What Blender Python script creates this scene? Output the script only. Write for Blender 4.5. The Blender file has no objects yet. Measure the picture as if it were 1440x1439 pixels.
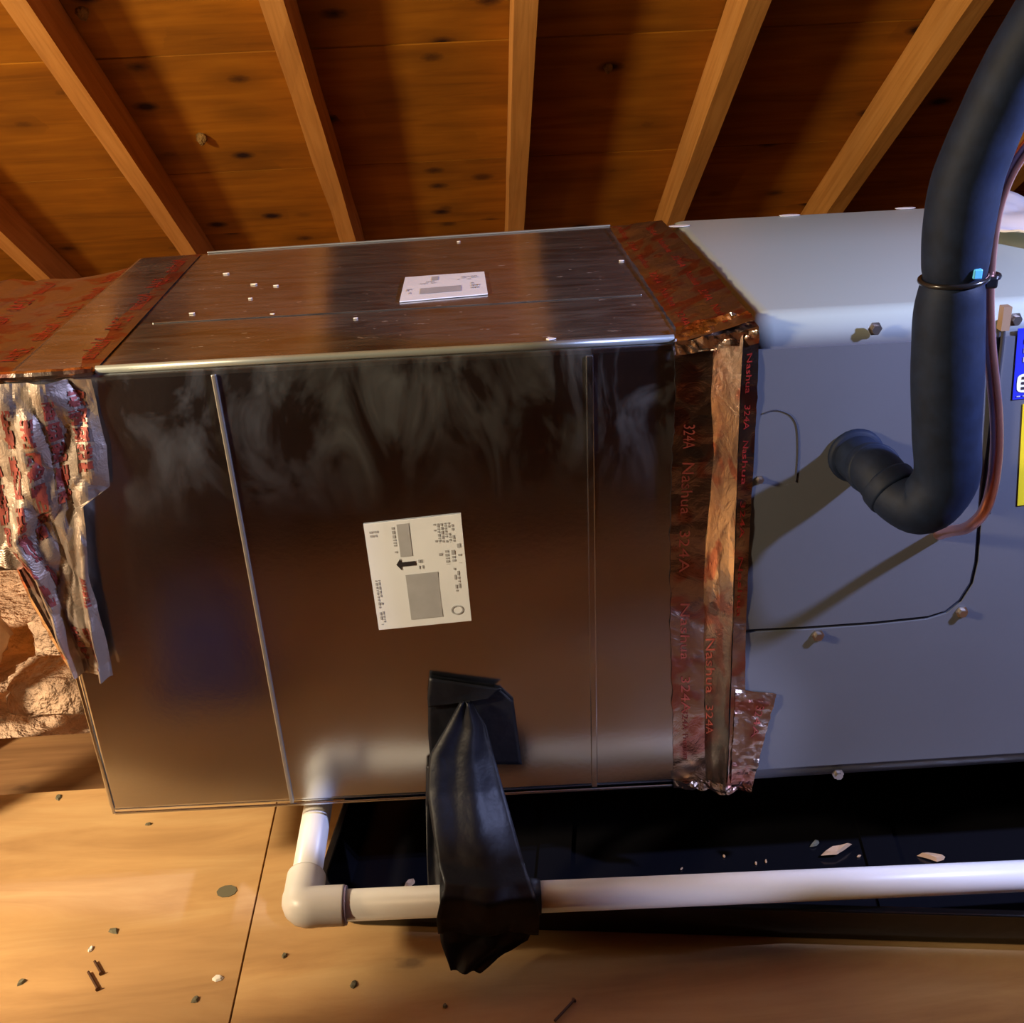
import bpy, math, random
from mathutils import Vector, Matrix, noise

random.seed(7)
SC = bpy.context.scene
COL = SC.collection

# ------------------------------------------------------------------ camera
# camera axes measured from the photograph: camera coords x right, y down, z forward
CX, CY, FPX, CAMH = 720.0, 719.5, 1631.4, 1.0
M = Matrix(((0.99802745, -0.05788464, 0.02430199),
            (-0.0461633, -0.41431881, 0.90896032),
            (-0.04254607, -0.90828921, -0.41617369)))
ORG = Vector((0, 0, CAMH))
cam_data = bpy.data.cameras.new('camera')
cam = bpy.data.objects.new('camera', cam_data)
COL.objects.link(cam)
rot = Matrix((M.col[0], -M.col[1], -M.col[2])).transposed()
cam.matrix_world = Matrix.Translation(ORG) @ rot.to_4x4()
cam_data.sensor_fit = 'HORIZONTAL'
cam_data.sensor_width = 36
cam_data.lens = FPX / 1440 * 36
cam_data.clip_start = 0.02
SC.camera = cam

# ------------------------------------------------------------------ world, lights, exposure
SC.view_settings.view_transform = 'Standard'
SC.view_settings.look = 'None'
SC.view_settings.gamma = 1
SC.view_settings.use_curve_mapping = False
SC.view_settings.exposure = 0.38
w = bpy.data.worlds.new('world'); SC.world = w; w.use_nodes = True
w.node_tree.nodes['Background'].inputs[0].default_value = (0.25, 0.27, 0.35, 1)
w.node_tree.nodes['Background'].inputs[1].default_value = 0.05


def lamp(name, kind, loc, energy, color, radius, target=None, size=None):
    l = bpy.data.lights.new(name, kind)
    l.energy = energy; l.color = color
    if kind == 'AREA':
        l.size = size
    else:
        l.shadow_soft_size = radius
    if kind == 'SPOT':
        l.spot_size = size; l.spot_blend = 0.6
    o = bpy.data.objects.new(name, l); COL.objects.link(o); o.location = loc
    if target is not None:
        d = Vector(target) - Vector(loc)
        o.rotation_euler = d.to_track_quat('-Z', 'Y').to_euler()
    return o


# warm clamp lamp, small warm fill lamp added low at the left,
# cold work light high at the right, cool fill lamp added low in front
def cone_cut_lamp(name, L_, A, d, B, side, half, energy, color, radius, blend):
    """spot whose cone edge cuts the light along the floor line through A with direction d; B = a point of that line"""
    L_, A, B = Vector(L_), Vector(A), Vector(B); d = Vector(d).normalized()
    n_ = d.cross(L_ - A).normalized()
    if n_.dot(Vector(side)) < 0: n_ = -n_
    e_ = (B - L_).normalized(); h = math.radians(half)
    o = lamp(name, 'SPOT', L_, energy, color, radius, target=L_ + e_ * math.cos(h) + n_ * math.sin(h), size=2 * h)
    o.data.spot_blend = blend
    return o


_wl = lamp('warm_clamp_lamp', 'SPOT', (-1.58, 0.42, 1.20), 165, (1.0, 0.78, 0.50), 0.10, target=(-0.35, 1.75, 0.95), size=math.radians(128))
_wl.data.spot_blend = 0.25
cone_cut_lamp('cold_work_light', (0.99, 0.700, 1.04), (0.40, 0.965, 0), (1, -0.13, 0), (0.45, 0.9585, 0), (0, 1, 0), 89, 58, (0.46, 0.54, 1.0), 0.02, 0.01)
cone_cut_lamp('cool_pipe_fill', (0.66, 0.05, 0.34), (0, 0.95, 0.06), (1, 0, 0), (0.2, 0.95, 0.06), (0, 0, 1), 9, 19, (0.64, 0.66, 1.0), 0.03, 0.35)  # added fill lamp, low in front, to brighten the white pipe
lamp('warm_low_fill', 'POINT', (-1.30, 0.86, 0.40), 6, (1.0, 0.68, 0.36), 0.04)  # added warm fill for the foil step, unit face and insulation


# ------------------------------------------------------------------ pixel helpers (measured points on real planes)
def ray(p):
    v = Vector((p[0] - CX, p[1] - CY, FPX)).normalized()
    return M @ v


def onY(p, y):
    r = ray(p); return ORG + r * (y / r.y)


def onZ(p, z):
    r = ray(p); return ORG + r * ((z - CAMH) / r.z)


def onX(p, x):
    r = ray(p); return ORG + r * (x / r.x)


# ------------------------------------------------------------------ materials
def mat(name):
    m = bpy.data.materials.new(name); m.use_nodes = True
    nt = m.node_tree; b = nt.nodes['Principled BSDF']
    return m, nt, b


def N(nt, t, **kw):
    n = nt.nodes.new(t)
    for k, v in kw.items():
        if k in n.inputs:
            n.inputs[k].default_value = v
        else:
            setattr(n, k, v)
    return n


def L(nt, a, b):
    nt.links.new(a, b)


def ramp(nt, stops, fac):
    r = nt.nodes.new('ShaderNodeValToRGB')
    e = r.color_ramp.elements
    while len(e) < len(stops):
        e.new(0.5)
    for i, (p, c) in enumerate(stops):
        e[i].position = p
        e[i].color = (*c, 1) if len(c) == 3 else c
    L(nt, fac, r.inputs[0])
    return r


def coords(nt, scale, kind='Object', rotz=0.0):
    tc = nt.nodes.new('ShaderNodeTexCoord')
    mp = nt.nodes.new('ShaderNodeMapping')
    mp.inputs['Scale'].default_value = scale
    mp.inputs['Rotation'].default_value = (0, 0, rotz)
    L(nt, tc.outputs[kind], mp.inputs[0])
    return mp.outputs[0]


def mixc(nt, fac, a, b, blend='MIX'):
    m = nt.nodes.new('ShaderNodeMix'); m.data_type = 'RGBA'; m.blend_type = blend
    for i, v in ((0, fac), (6, a), (7, b)):
        if hasattr(v, 'is_output') or hasattr(v, 'links'):
            L(nt, v, m.inputs[i])
        else:
            m.inputs[i].default_value = v if i == 0 else (*v, 1)
    return m.outputs[2]


def bump(nt, b, h, strength, dist=0.002):
    n = nt.nodes.new('ShaderNodeBump')
    n.inputs['Strength'].default_value = strength
    n.inputs['Distance'].default_value = dist
    L(nt, h, n.inputs['Height']); L(nt, n.outputs[0], b.inputs['Normal'])


def noise_tex(nt, vec, scale, detail=4, rough=0.55, dist=0.0):
    n = nt.nodes.new('ShaderNodeTexNoise')
    n.inputs['Scale'].default_value = scale
    n.inputs['Detail'].default_value = detail
    n.inputs['Roughness'].default_value = rough
    n.inputs['Distortion'].default_value = dist
    L(nt, vec, n.inputs['Vector'])
    return n.outputs[0]


def wood(name, c0, c1, c2, knot, grain=(1, 14, 14), knots=0.06, kscale=(5, 9, 9), rough=0.75, patch=1.0):
    """grain runs along object X"""
    m, nt, b = mat(name)
    g = noise_tex(nt, coords(nt, grain), 3.0, 6, 0.6, 0.6)
    r = ramp(nt, [(0.30, c0), (0.5, c1), (0.72, c2)], g)
    big = noise_tex(nt, coords(nt, (1.2, 2.6, 2.6)), 1.7, 3)
    rb = ramp(nt, [(0.35, (0.72, 0.68, 0.66)), (0.65, (1.08, 1.05, 1.0))], big)
    c = mixc(nt, patch, r.outputs[0], rb.outputs[0], 'MULTIPLY')
    v = nt.nodes.new('ShaderNodeTexVoronoi'); v.feature = 'F1'
    dn = nt.nodes.new('ShaderNodeTexNoise'); dn.inputs['Scale'].default_value = 14
    cc = coords(nt, kscale); L(nt, cc, dn.inputs['Vector'])
    L(nt, mixc(nt, 0.06, cc, dn.outputs[1]), v.inputs['Vector'])
    v.inputs['Scale'].default_value = 1.0
    kr = ramp(nt, [(knots * 0.55, (1, 1, 1)), (knots * 1.5, (0, 0, 0))], v.outputs['Distance'])
    halo = ramp(nt, [(knots * 1.2, (0.45, 0.45, 0.45)), (knots * 4, (0, 0, 0))], v.outputs['Distance'])
    # only some of the cells carry a knot
    sel = ramp(nt, [(0.35, (0, 0, 0)), (0.5, (1, 1, 1))], nt.nodes.new('ShaderNodeSeparateColor').outputs[0])
    sep = sel.inputs[0].links[0].from_node; L(nt, v.outputs['Color'], sep.inputs[0])
    kk = mixc(nt, 1.0, kr.outputs[0], sel.outputs[0], 'MULTIPLY')
    hh = mixc(nt, 1.0, halo.outputs[0], sel.outputs[0], 'MULTIPLY')
    c = mixc(nt, hh, c, tuple(x * 0.55 for x in c0))
    c = mixc(nt, kk, c, knot)
    L(nt, c, b.inputs['Base Color'])
    b.inputs['Roughness'].default_value = rough
    b.inputs['Specular IOR Level'].default_value = 0.25
    bump(nt, b, g, 0.35, 0.002)
    return m


M_SHEATH = wood('sheathing_wood', (0.27, 0.098, 0.004), (0.37, 0.138, 0.006), (0.45, 0.178, 0.009), (0.022, 0.005, 0.004),
                grain=(1.0, 9, 9), knots=0.14, kscale=(7.0, 10.0, 10.0), patch=0.8)
M_RAFTER = wood('rafter_wood', (0.48, 0.205, 0.045), (0.62, 0.29, 0.07), (0.70, 0.35, 0.10), (0.16, 0.06, 0.02),
                grain=(0.8, 22, 22), knots=0.10, kscale=(2.6, 14, 14), patch=0.5)
M_PLY = wood('floor_plywood', (0.46, 0.275, 0.12), (0.59, 0.37, 0.165), (0.69, 0.47, 0.225), (0.20, 0.12, 0.06),
             grain=(1.1, 6, 6), knots=0.05, kscale=(4, 7, 7), patch=0.9)
M_DARKWOOD = wood('dark_wood', (0.10, 0.025, 0.012), (0.14, 0.04, 0.015), (0.17, 0.05, 0.02), (0.04, 0.01, 0.01))
M_LOWPLY = wood('shaded_plywood', (0.20, 0.11, 0.05), (0.27, 0.15, 0.07), (0.33, 0.20, 0.09), (0.08, 0.04, 0.02))  # darker plywood copy: shade over the lower sheet put into the colour
M_FARWOOD = wood('far_wood', (0.10, 0.05, 0.025), (0.14, 0.075, 0.035), (0.17, 0.09, 0.045), (0.04, 0.02, 0.01))


def metal_mat(name, base, r0, r1, dust_fac, top=False):
    m, nt, b = mat(name)
    b.inputs['Metallic'].default_value = 1
    co = coords(nt, (1, 1, 1))
    big = noise_tex(nt, co, 5, 4)
    rr = ramp(nt, [(0.3, (r0,) * 3), (0.7, (r1,) * 3)], big)
    L(nt, rr.outputs[0], b.inputs['Roughness'])
    if top:
        st = noise_tex(nt, coords(nt, (3, 14, 14)), 3.5, 8, 0.7, 1.2)
        sp = noise_tex(nt, coords(nt, (20, 55, 55)), 2.2, 3, 0.7)
        d1 = ramp(nt, [(0.35, (0.05,) * 3), (0.75, (dust_fac,) * 3)], st)
        d2 = ramp(nt, [(0.66, (0, 0, 0)), (0.74, (0.8,) * 3)], sp)
        fac = mixc(nt, 1.0, d1.outputs[0], d2.outputs[0], 'ADD')
        dcol = (0.50, 0.40, 0.30)
    else:
        # handling smears that hang from the upper fold of the sheet
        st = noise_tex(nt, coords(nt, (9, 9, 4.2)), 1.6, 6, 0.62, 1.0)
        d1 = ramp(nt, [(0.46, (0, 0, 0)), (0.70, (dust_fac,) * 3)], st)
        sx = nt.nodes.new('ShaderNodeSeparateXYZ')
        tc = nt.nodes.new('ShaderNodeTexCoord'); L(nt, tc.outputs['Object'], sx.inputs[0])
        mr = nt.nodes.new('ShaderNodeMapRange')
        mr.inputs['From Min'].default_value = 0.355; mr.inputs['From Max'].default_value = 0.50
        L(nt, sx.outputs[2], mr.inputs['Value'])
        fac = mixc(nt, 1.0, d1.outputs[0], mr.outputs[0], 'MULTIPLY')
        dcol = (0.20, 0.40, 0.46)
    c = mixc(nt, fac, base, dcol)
    L(nt, c, b.inputs['Base Color'])
    bw = nt.nodes.new('ShaderNodeMath'); bw.operation = 'MULTIPLY'; bw.inputs[1].default_value = 0.9
    L(nt, fac, bw.inputs[0])
    inv = nt.nodes.new('ShaderNodeMath'); inv.operation = 'SUBTRACT'; inv.inputs[0].default_value = 1
    L(nt, bw.outputs[0], inv.inputs[1]); L(nt, inv.outputs[0], b.inputs['Metallic'])
    fine = noise_tex(nt, co, 160, 2)
    wave = noise_tex(nt, co, 3.2, 2)
    hsum = nt.nodes.new('ShaderNodeMath'); hsum.operation = 'MULTIPLY_ADD'
    hsum.inputs[1].default_value = 0.02
    L(nt, fine, hsum.inputs[0]); L(nt, wave, hsum.inputs[2])
    bump(nt, b, hsum.outputs[0], 0.25, 0.010)
    return m


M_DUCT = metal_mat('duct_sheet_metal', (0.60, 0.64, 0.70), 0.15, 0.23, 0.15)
M_DUCTTOP = metal_mat('duct_top_metal', (0.42, 0.42, 0.40), 0.14, 0.24, 0.24, top=True)


def simple(name, color, rough=0.5, metallic=0.0, spec=0.5, nscale=None, namp=0.1, bumps=None, coat=0.0):
    m, nt, b = mat(name)
    b.inputs['Roughness'].default_value = rough
    b.inputs['Metallic'].default_value = metallic
    b.inputs['Specular IOR Level'].default_value = spec
    b.inputs['Coat Weight'].default_value = coat
    if nscale:
        n = noise_tex(nt, coords(nt, (1, 1, 1)), nscale, 4)
        r = ramp(nt, [(0.3, tuple(x * (1 - namp) for x in color)), (0.7, tuple(min(1, x * (1 + namp)) for x in color))], n)
        L(nt, r.outputs[0], b.inputs['Base Color'])
    else:
        b.inputs['Base Color'].default_value = (*color, 1)
    if bumps:
        n2 = noise_tex(nt, coords(nt, (1, 1, 1)), bumps[0], 3)
        bump(nt, b, n2, bumps[1], bumps[2])
    return m


def foil_mat(name, base, rough, redness=0.0, bs=0.6):
    m, nt, b = mat(name)
    b.inputs['Metallic'].default_value = 1
    b.inputs['Roughness'].default_value = rough
    co = coords(nt, (1, 1, 1))
    v = nt.nodes.new('ShaderNodeTexVoronoi'); v.inputs['Scale'].default_value = 70
    L(nt, co, v.inputs['Vector'])
    n = noise_tex(nt, co, 45, 5, 0.6, 1.5)
    if redness > 0:
        pn = noise_tex(nt, coords(nt, (26, 26, 26)), 1.0, 2, 0.5, 0.5)
        pr = ramp(nt, [(0.52, (0, 0, 0)), (0.60, (redness,) * 3)], pn)
        c = mixc(nt, pr.outputs[0], base, (0.52, 0.04, 0.025))
        L(nt, c, b.inputs['Base Color'])
    else:
        b.inputs['Base Color'].default_value = (*base, 1)
    bump(nt, b, n, bs, 0.003)
    return m


M_FOIL = foil_mat('foil_tape', (0.62, 0.52, 0.47), 0.22, 0.5, 0.28)
M_FOILTOP = foil_mat('foil_tape_top', (0.52, 0.44, 0.42), 0.30, 0.6, 0.30)
M_FOILRED = foil_mat('foil_torn', (0.36, 0.29, 0.24), 0.46, 0.0, 0.4); M_FOILRED.node_tree.nodes['Principled BSDF'].inputs['Metallic'].default_value = 0.7
M_INK = simple('red_ink', (0.25, 0.055, 0.045), 0.45, 0.4, 0.4, nscale=60, namp=0.5)
M_INKDULL = simple('dull_red_ink', (0.34, 0.03, 0.025), 0.4, 0.5, 0.5, nscale=60, namp=0.4)
M_SEAM = simple('seam_metal', (0.40, 0.38, 0.34), 0.40, 0.75)
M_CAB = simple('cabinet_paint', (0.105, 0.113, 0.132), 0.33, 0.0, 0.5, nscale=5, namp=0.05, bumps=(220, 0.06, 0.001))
M_CABTOP = simple('cabinet_top_lit', (0.21, 0.25, 0.235), 0.36, 0.0, 0.5, nscale=5, namp=0.04)
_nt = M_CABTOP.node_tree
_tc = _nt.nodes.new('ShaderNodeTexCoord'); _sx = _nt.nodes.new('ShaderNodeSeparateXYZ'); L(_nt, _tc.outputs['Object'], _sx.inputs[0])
# brightness of the lit top put into the colour, fading out below the fold
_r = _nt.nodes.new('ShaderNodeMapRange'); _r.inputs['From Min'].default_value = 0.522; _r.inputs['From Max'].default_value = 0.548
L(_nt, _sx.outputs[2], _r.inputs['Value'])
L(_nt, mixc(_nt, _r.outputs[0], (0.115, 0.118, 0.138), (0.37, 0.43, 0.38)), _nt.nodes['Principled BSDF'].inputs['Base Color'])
M_RIM = simple('fold_highlight', (0.42, 0.47, 0.45), 0.38, 0.55)
M_GROOVE = simple('seam_dark', (0.02, 0.02, 0.03), 0.7)
M_SCREW = simple('screw_zinc', (0.55, 0.5, 0.45), 0.35, 1.0)
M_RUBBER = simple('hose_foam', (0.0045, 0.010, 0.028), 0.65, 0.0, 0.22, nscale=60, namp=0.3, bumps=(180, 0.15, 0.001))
M_COPPER = simple('copper_tube', (0.80, 0.42, 0.36), 0.34, 1.0, 0.5, nscale=14, namp=0.25)
M_PVC = simple('pvc_white', (0.80, 0.79, 0.76), 0.35, 0.0, 0.5, nscale=8, namp=0.03)
M_PVCEND = simple('pvc_cement', (0.30, 0.26, 0.42), 0.4)
M_PAN = simple('pan_plastic', (0.006, 0.006, 0.008), 0.16, 0.0, 0.5, bumps=(12, 0.25, 0.01))
M_STRAP = simple('black_tape', (0.006, 0.007, 0.012), 0.5, 0.0, 0.3, nscale=20, namp=0.3, bumps=(45, 0.35, 0.004))
M_TIE = simple('zip_tie_nylon', (0.012, 0.012, 0.014), 0.22)
M_TIEBLUE = simple('zip_tie_tab', (0.12, 0.55, 0.95), 0.3)
M_PAPER = simple('label_paper', (0.84, 0.90, 1.0), 0.5, nscale=9, namp=0.03)
M_PRINT = simple('label_grey_print', (0.42, 0.44, 0.48), 0.5, nscale=40, namp=0.08)
M_PRINTD = simple('label_dark_print', (0.03, 0.025, 0.03), 0.5)
M_BLUE = simple('label_blue', (0.02, 0.03, 0.50), 0.4)
M_YELLOW = simple('label_yellow', (0.80, 0.62, 0.02), 0.4)
M_INSUL = simple('insulation_fibre', (0.74, 0.52, 0.38), 0.95, 0.0, 0.1, nscale=14, namp=0.4, bumps=(60, 1.0, 0.02))
M_INSULK = simple('insulation_facing', (0.78, 0.54, 0.33), 0.5, 0.0, 0.4, nscale=10, namp=0.2, bumps=(30, 0.6, 0.01))
M_CHIP = simple('wood_chip', (0.62, 0.38, 0.20), 0.8)
M_WHITECHIP = simple('white_chip', (0.85, 0.82, 0.75), 0.7)
M_GREYCHIP = simple('grey_chip', (0.15, 0.14, 0.09), 0.8)
M_NAIL = simple('nail_steel', (0.10, 0.05, 0.03), 0.5, 0.6)
M_FUZZ = simple('cocoon_silk', (0.26, 0.15, 0.05), 0.95, 0.0, 0.1, nscale=80, namp=0.4, bumps=(120, 1.0, 0.01))
M_CANVAS = simple('blue_canvas', (0.06, 0.06, 0.24), 0.85, 0.0, 0.2, nscale=200, namp=0.3)
M_WHITEPL = simple('white_sheet', (0.82, 0.80, 0.80), 0.5)
M_GREYDUCT = simple('grey_flex', (0.16, 0.17, 0.16), 0.6, nscale=30, namp=0.4)
M_TAN = simple('tan_plug', (0.26, 0.17, 0.10), 0.5)


# ------------------------------------------------------------------ object helpers
def thing(name, label, cat, loc=(0, 0, 0), group=None):
    o = bpy.data.objects.new(name, None); COL.objects.link(o)
    o.empty_display_size = 0.05
    o.location = loc; o['label'] = label; o['category'] = cat
    if group:
        o['group'] = group
    return o


def tag(o, label, cat, group=None, kind=None):
    o['label'] = label; o['category'] = cat
    if group: o['group'] = group
    if kind: o['kind'] = kind
    return o


def struct(name):
    o = bpy.data.objects.new(name, None); COL.objects.link(o); o['kind'] = 'structure'
    o.empty_display_size = 0.05
    return o


def origin_of(parent):
    v = Vector((0, 0, 0)); p = parent
    while p is not None:
        v += Vector(p.location); p = p.parent
    return v


def mesh(name, vs, fs, m, parent=None, smooth=False, at=None, label=None):
    """vs in world space. at = world origin of the new object."""
    po = origin_of(parent) if parent else Vector((0, 0, 0))
    at = Vector(at) if at is not None else po
    me = bpy.data.meshes.new(name)
    me.from_pydata([tuple(Vector(v) - at) for v in vs], [], fs)
    me.validate(); me.update()
    if isinstance(m, (list, tuple)):
        for x in m: me.materials.append(x)
    else:
        me.materials.append(m)
    if smooth:
        for p in me.polygons: p.use_smooth = True
    o = bpy.data.objects.new(name, me); COL.objects.link(o)
    o.parent = parent
    o.location = at - po
    if label: o['label'] = label
    return o


def add_mod_bevel(o, width, seg=2, angle=30):
    b = o.modifiers.new('bevel', 'BEVEL'); b.width = width; b.segments = seg
    b.limit_method = 'ANGLE'; b.angle_limit = math.radians(angle); b.harden_normals = False


class MB:
    def __init__(s): s.v = []; s.f = []

    def add(s, vs, fs):
        n = len(s.v); s.v += [Vector(v) for v in vs]
        s.f += [tuple(i + n for i in f) for f in fs]; return s

    def box(s, c0, c1):
        x0, y0, z0 = c0; x1, y1, z1 = c1
        return s.add([(x0, y0, z0), (x1, y0, z0), (x1, y1, z0), (x0, y1, z0), (x0, y0, z1), (x1, y0, z1), (x1, y1, z1), (x0, y1, z1)],
                     [(0, 3, 2, 1), (4, 5, 6, 7), (0, 1, 5, 4), (1, 2, 6, 5), (2, 3, 7, 6), (3, 0, 4, 7)])

    def hexa(s, p):
        """8 corners: bottom loop 0-3, top loop 4-7"""
        return s.add(p, [(0, 3, 2, 1), (4, 5, 6, 7), (0, 1, 5, 4), (1, 2, 6, 5), (2, 3, 7, 6), (3, 0, 4, 7)])

    def prism(s, poly, off):
        """poly: list of 3D points; off: extrusion vector"""
        n = len(poly); off = Vector(off)
        vs = [Vector(p) for p in poly] + [Vector(p) + off for p in poly]
        fs = [tuple(range(n)), tuple(range(2 * n - 1, n - 1, -1))]
        fs += [(i, i + n, (i + 1) % n + n, (i + 1) % n) for i in range(n)]
        return s.add(vs, fs)

    def build(s, name, m, parent=None, **kw):
        return mesh(name, s.v, s.f, m, parent, **kw)


def smooth_path(pts, sub=6):
    """Catmull-Rom through pts; each entry = (Vector, radius)"""
    out = []
    n = len(pts)
    for i in range(n - 1):
        a = pts[max(i - 1, 0)]; b = pts[i]; c = pts[i + 1]; d = pts[min(i + 2, n - 1)]
        for k in range(sub):
            t = k / sub
            q = [0.5 * ((2 * b[j]) + (-a[j] + c[j]) * t + (2 * a[j] - 5 * b[j] + 4 * c[j] - d[j]) * t * t + (-a[j] + 3 * b[j] - 3 * c[j] + d[j]) * t ** 3) for j in (0, 1)]
            out.append((q[0], q[1]))
    out.append(pts[-1])
    return out


def tube(pts, seg=20, caps=True, wob=None, inner=None):
    mb = MB(); vs = []; fs = []
    n = len(pts)
    t0 = (pts[1][0] - pts[0][0]).normalized()
    up = Vector((0, 0, 1)) if abs(t0.z) < 0.9 else Vector((1, 0, 0))
    nrm = t0.cross(up).normalized()
    for i, (p, r) in enumerate(pts):
        a = pts[max(i - 1, 0)][0]; b = pts[min(i + 1, n - 1)][0]
        t = (b - a).normalized()
        nrm = (nrm - t * nrm.dot(t)).normalized()
        bn = t.cross(nrm)
        for k in range(seg):
            th = 2 * math.pi * k / seg
            rr = r * (1 + (wob(p, th) if wob else 0))
            vs.append(p + (nrm * math.cos(th) + bn * math.sin(th)) * rr)
    for i in range(n - 1):
        for k in range(seg):
            fs.append((i * seg + k, i * seg + (k + 1) % seg, (i + 1) * seg + (k + 1) % seg, (i + 1) * seg + k))
    if caps:
        fs.append(tuple(range(seg - 1, -1, -1))); fs.append(tuple((n - 1) * seg + k for k in range(seg)))
    mb.add(vs, fs); return mb


def lerp_poly(poly, t):
    """poly: list of (t, Vector)"""
    if t <= poly[0][0]: return poly[0][1].copy()
    for (a, p), (b, q) in zip(poly, poly[1:]):
        if t <= b: return p.lerp(q, (t - a) / (b - a))
    return poly[-1][1].copy()


def crease(p, sc, seed=0.0):
    """sharp folds: difference of the two nearest cell distances"""
    d, _ = noise.voronoi(Vector(p) * sc + Vector((seed, seed * 1.7, seed * 0.3)))
    return d[1] - d[0]


class Patch:
    """a strip of foil or film between two rails, pushed out along its normal by a crumple function"""
    def __init__(s, left, right, out, amp=0.002, sc=25, seed=0.0, off=0.001, stretch=(1, 1, 1), fold=None):
        s.l = left; s.r = right; s.out = Vector(out).normalized(); s.amp = amp; s.sc = sc; s.seed = seed; s.off = off
        s.st = Vector(stretch); s.fold = fold

    def pt(s, u, v, off=0.0):
        a = lerp_poly(s.l, v); b = lerp_poly(s.r, v)
        p = a.lerp(b, u)
        q = Vector((p.x * s.st.x, p.y * s.st.y, p.z * s.st.z))
        h = s.amp * (0.75 * crease(q, s.sc, s.seed) + 0.35 * crease(q, s.sc * 2.3, s.seed + 5) + 0.5 * noise.noise(q * s.sc * 0.5))
        if s.fold: h += s.fold(u, v)
        return p + s.out * (s.off + max(h, -s.off * 0.3) + off)

    def build(s, name, m, parent, nu=16, nv=40, smooth=False, jag=0.0, thick=0.0, **kw):
        vs = []; fs = []
        for j in range(nv + 1):
            for i in range(nu + 1):
                u = i / nu; v = j / nv
                if jag and i in (0, nu):
                    u += jag * (noise.noise(Vector((v * 40 + s.seed, i, 0)))) * (1 if i == 0 else -1)
                vs.append(s.pt(u, v))
        for j in range(nv):
            for i in range(nu):
                k = j * (nu + 1) + i
                fs.append((k, k + 1, k + nu + 2, k + nu + 1))
        o = mesh(name, vs, fs, m, parent, smooth=smooth, **kw)
        if thick:
            md = o.modifiers.new('thick', 'SOLIDIFY'); md.thickness = thick; md.offset = 0
        return o

    def decal(s, name, verts2, faces, m, parent, off=0.0006, **kw):
        """verts2 in (u,v) of the patch"""
        vs = [s.pt(u, v, off) for u, v in verts2]
        o = mesh(name, vs, faces, m, parent, **kw)
        if name in ('lettering', 'fine_print', 'pale_print', 'print_block', 'red_print'): o['kind'] = 'stuff'
        return o


def rails(lp, rp, f):
    """two pixel polylines -> rails param by row index"""
    n = len(lp) - 1
    lr = [(i / n, f[0](p)) for i, p in enumerate(lp)]
    n2 = len(rp) - 1
    rr = [(i / n2, f[1](p)) for i, p in enumerate(rp)]
    return lr, rr


_tc = {}


def text_mesh(s):
    """flat triangles of the word, height about 1, baseline 0"""
    if s in _tc: return _tc[s]
    c = bpy.data.curves.new('lettering', 'FONT'); c.body = s; c.resolution_u = 2
    o = bpy.data.objects.new('lettering', c); COL.objects.link(o)
    bpy.context.view_layer.update()
    dg = bpy.context.evaluated_depsgraph_get()
    me = o.evaluated_get(dg).to_mesh()
    vs = [(v.co.x, v.co.y) for v in me.vertices]; fs = [tuple(p.vertices) for p in me.polygons]
    o.evaluated_get(dg).to_mesh_clear()
    bpy.data.objects.remove(o); bpy.data.curves.remove(c)
    wd = max(v[0] for v in vs)
    _tc[s] = (vs, fs, wd)
    return _tc[s]


def tape_text(patch, words, u0, du, v0, dv, vend, m, parent, name='lettering'):
    """words run down the tape (along v), glyph tops towards larger u"""
    vs = []; fs = []; v = v0; k = 0
    while v < vend:
        wd = words[k % len(words)]; k += 1
        tv, tf, tw = text_mesh(wd)
        n = len(vs)
        for (x, y) in tv:
            vs.append((u0 + du * y, v + dv * x))
        fs += [tuple(i + n for i in f) for f in tf]
        v += dv * (tw + 0.9)
    return patch.decal(name, vs, fs, m, parent)


# ------------------------------------------------------------------ the roof (slope 8 in 12, rafters 16 inches apart)
TH = math.atan2(0.5547, 0.832)
NR = Vector((0, 0.5547, 0.832)).normalized()      # away from the room, up and out
SL = Vector((0, NR.z, -NR.y))                     # down the slope, away from the camera
DB, DS = 1.160, 1.254                             # distance of rafter undersides and of the sheathing


def roofp(x, s, d):
    return ORG + Vector((x, 0, 0)) + SL * s + NR * d


S_RIDGE = -(DS * 0.5547 + 0.6 + 0.0) / 0.832 + 0.0
S_EAVE = 4.1
ceiling = struct('ceiling')


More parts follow.
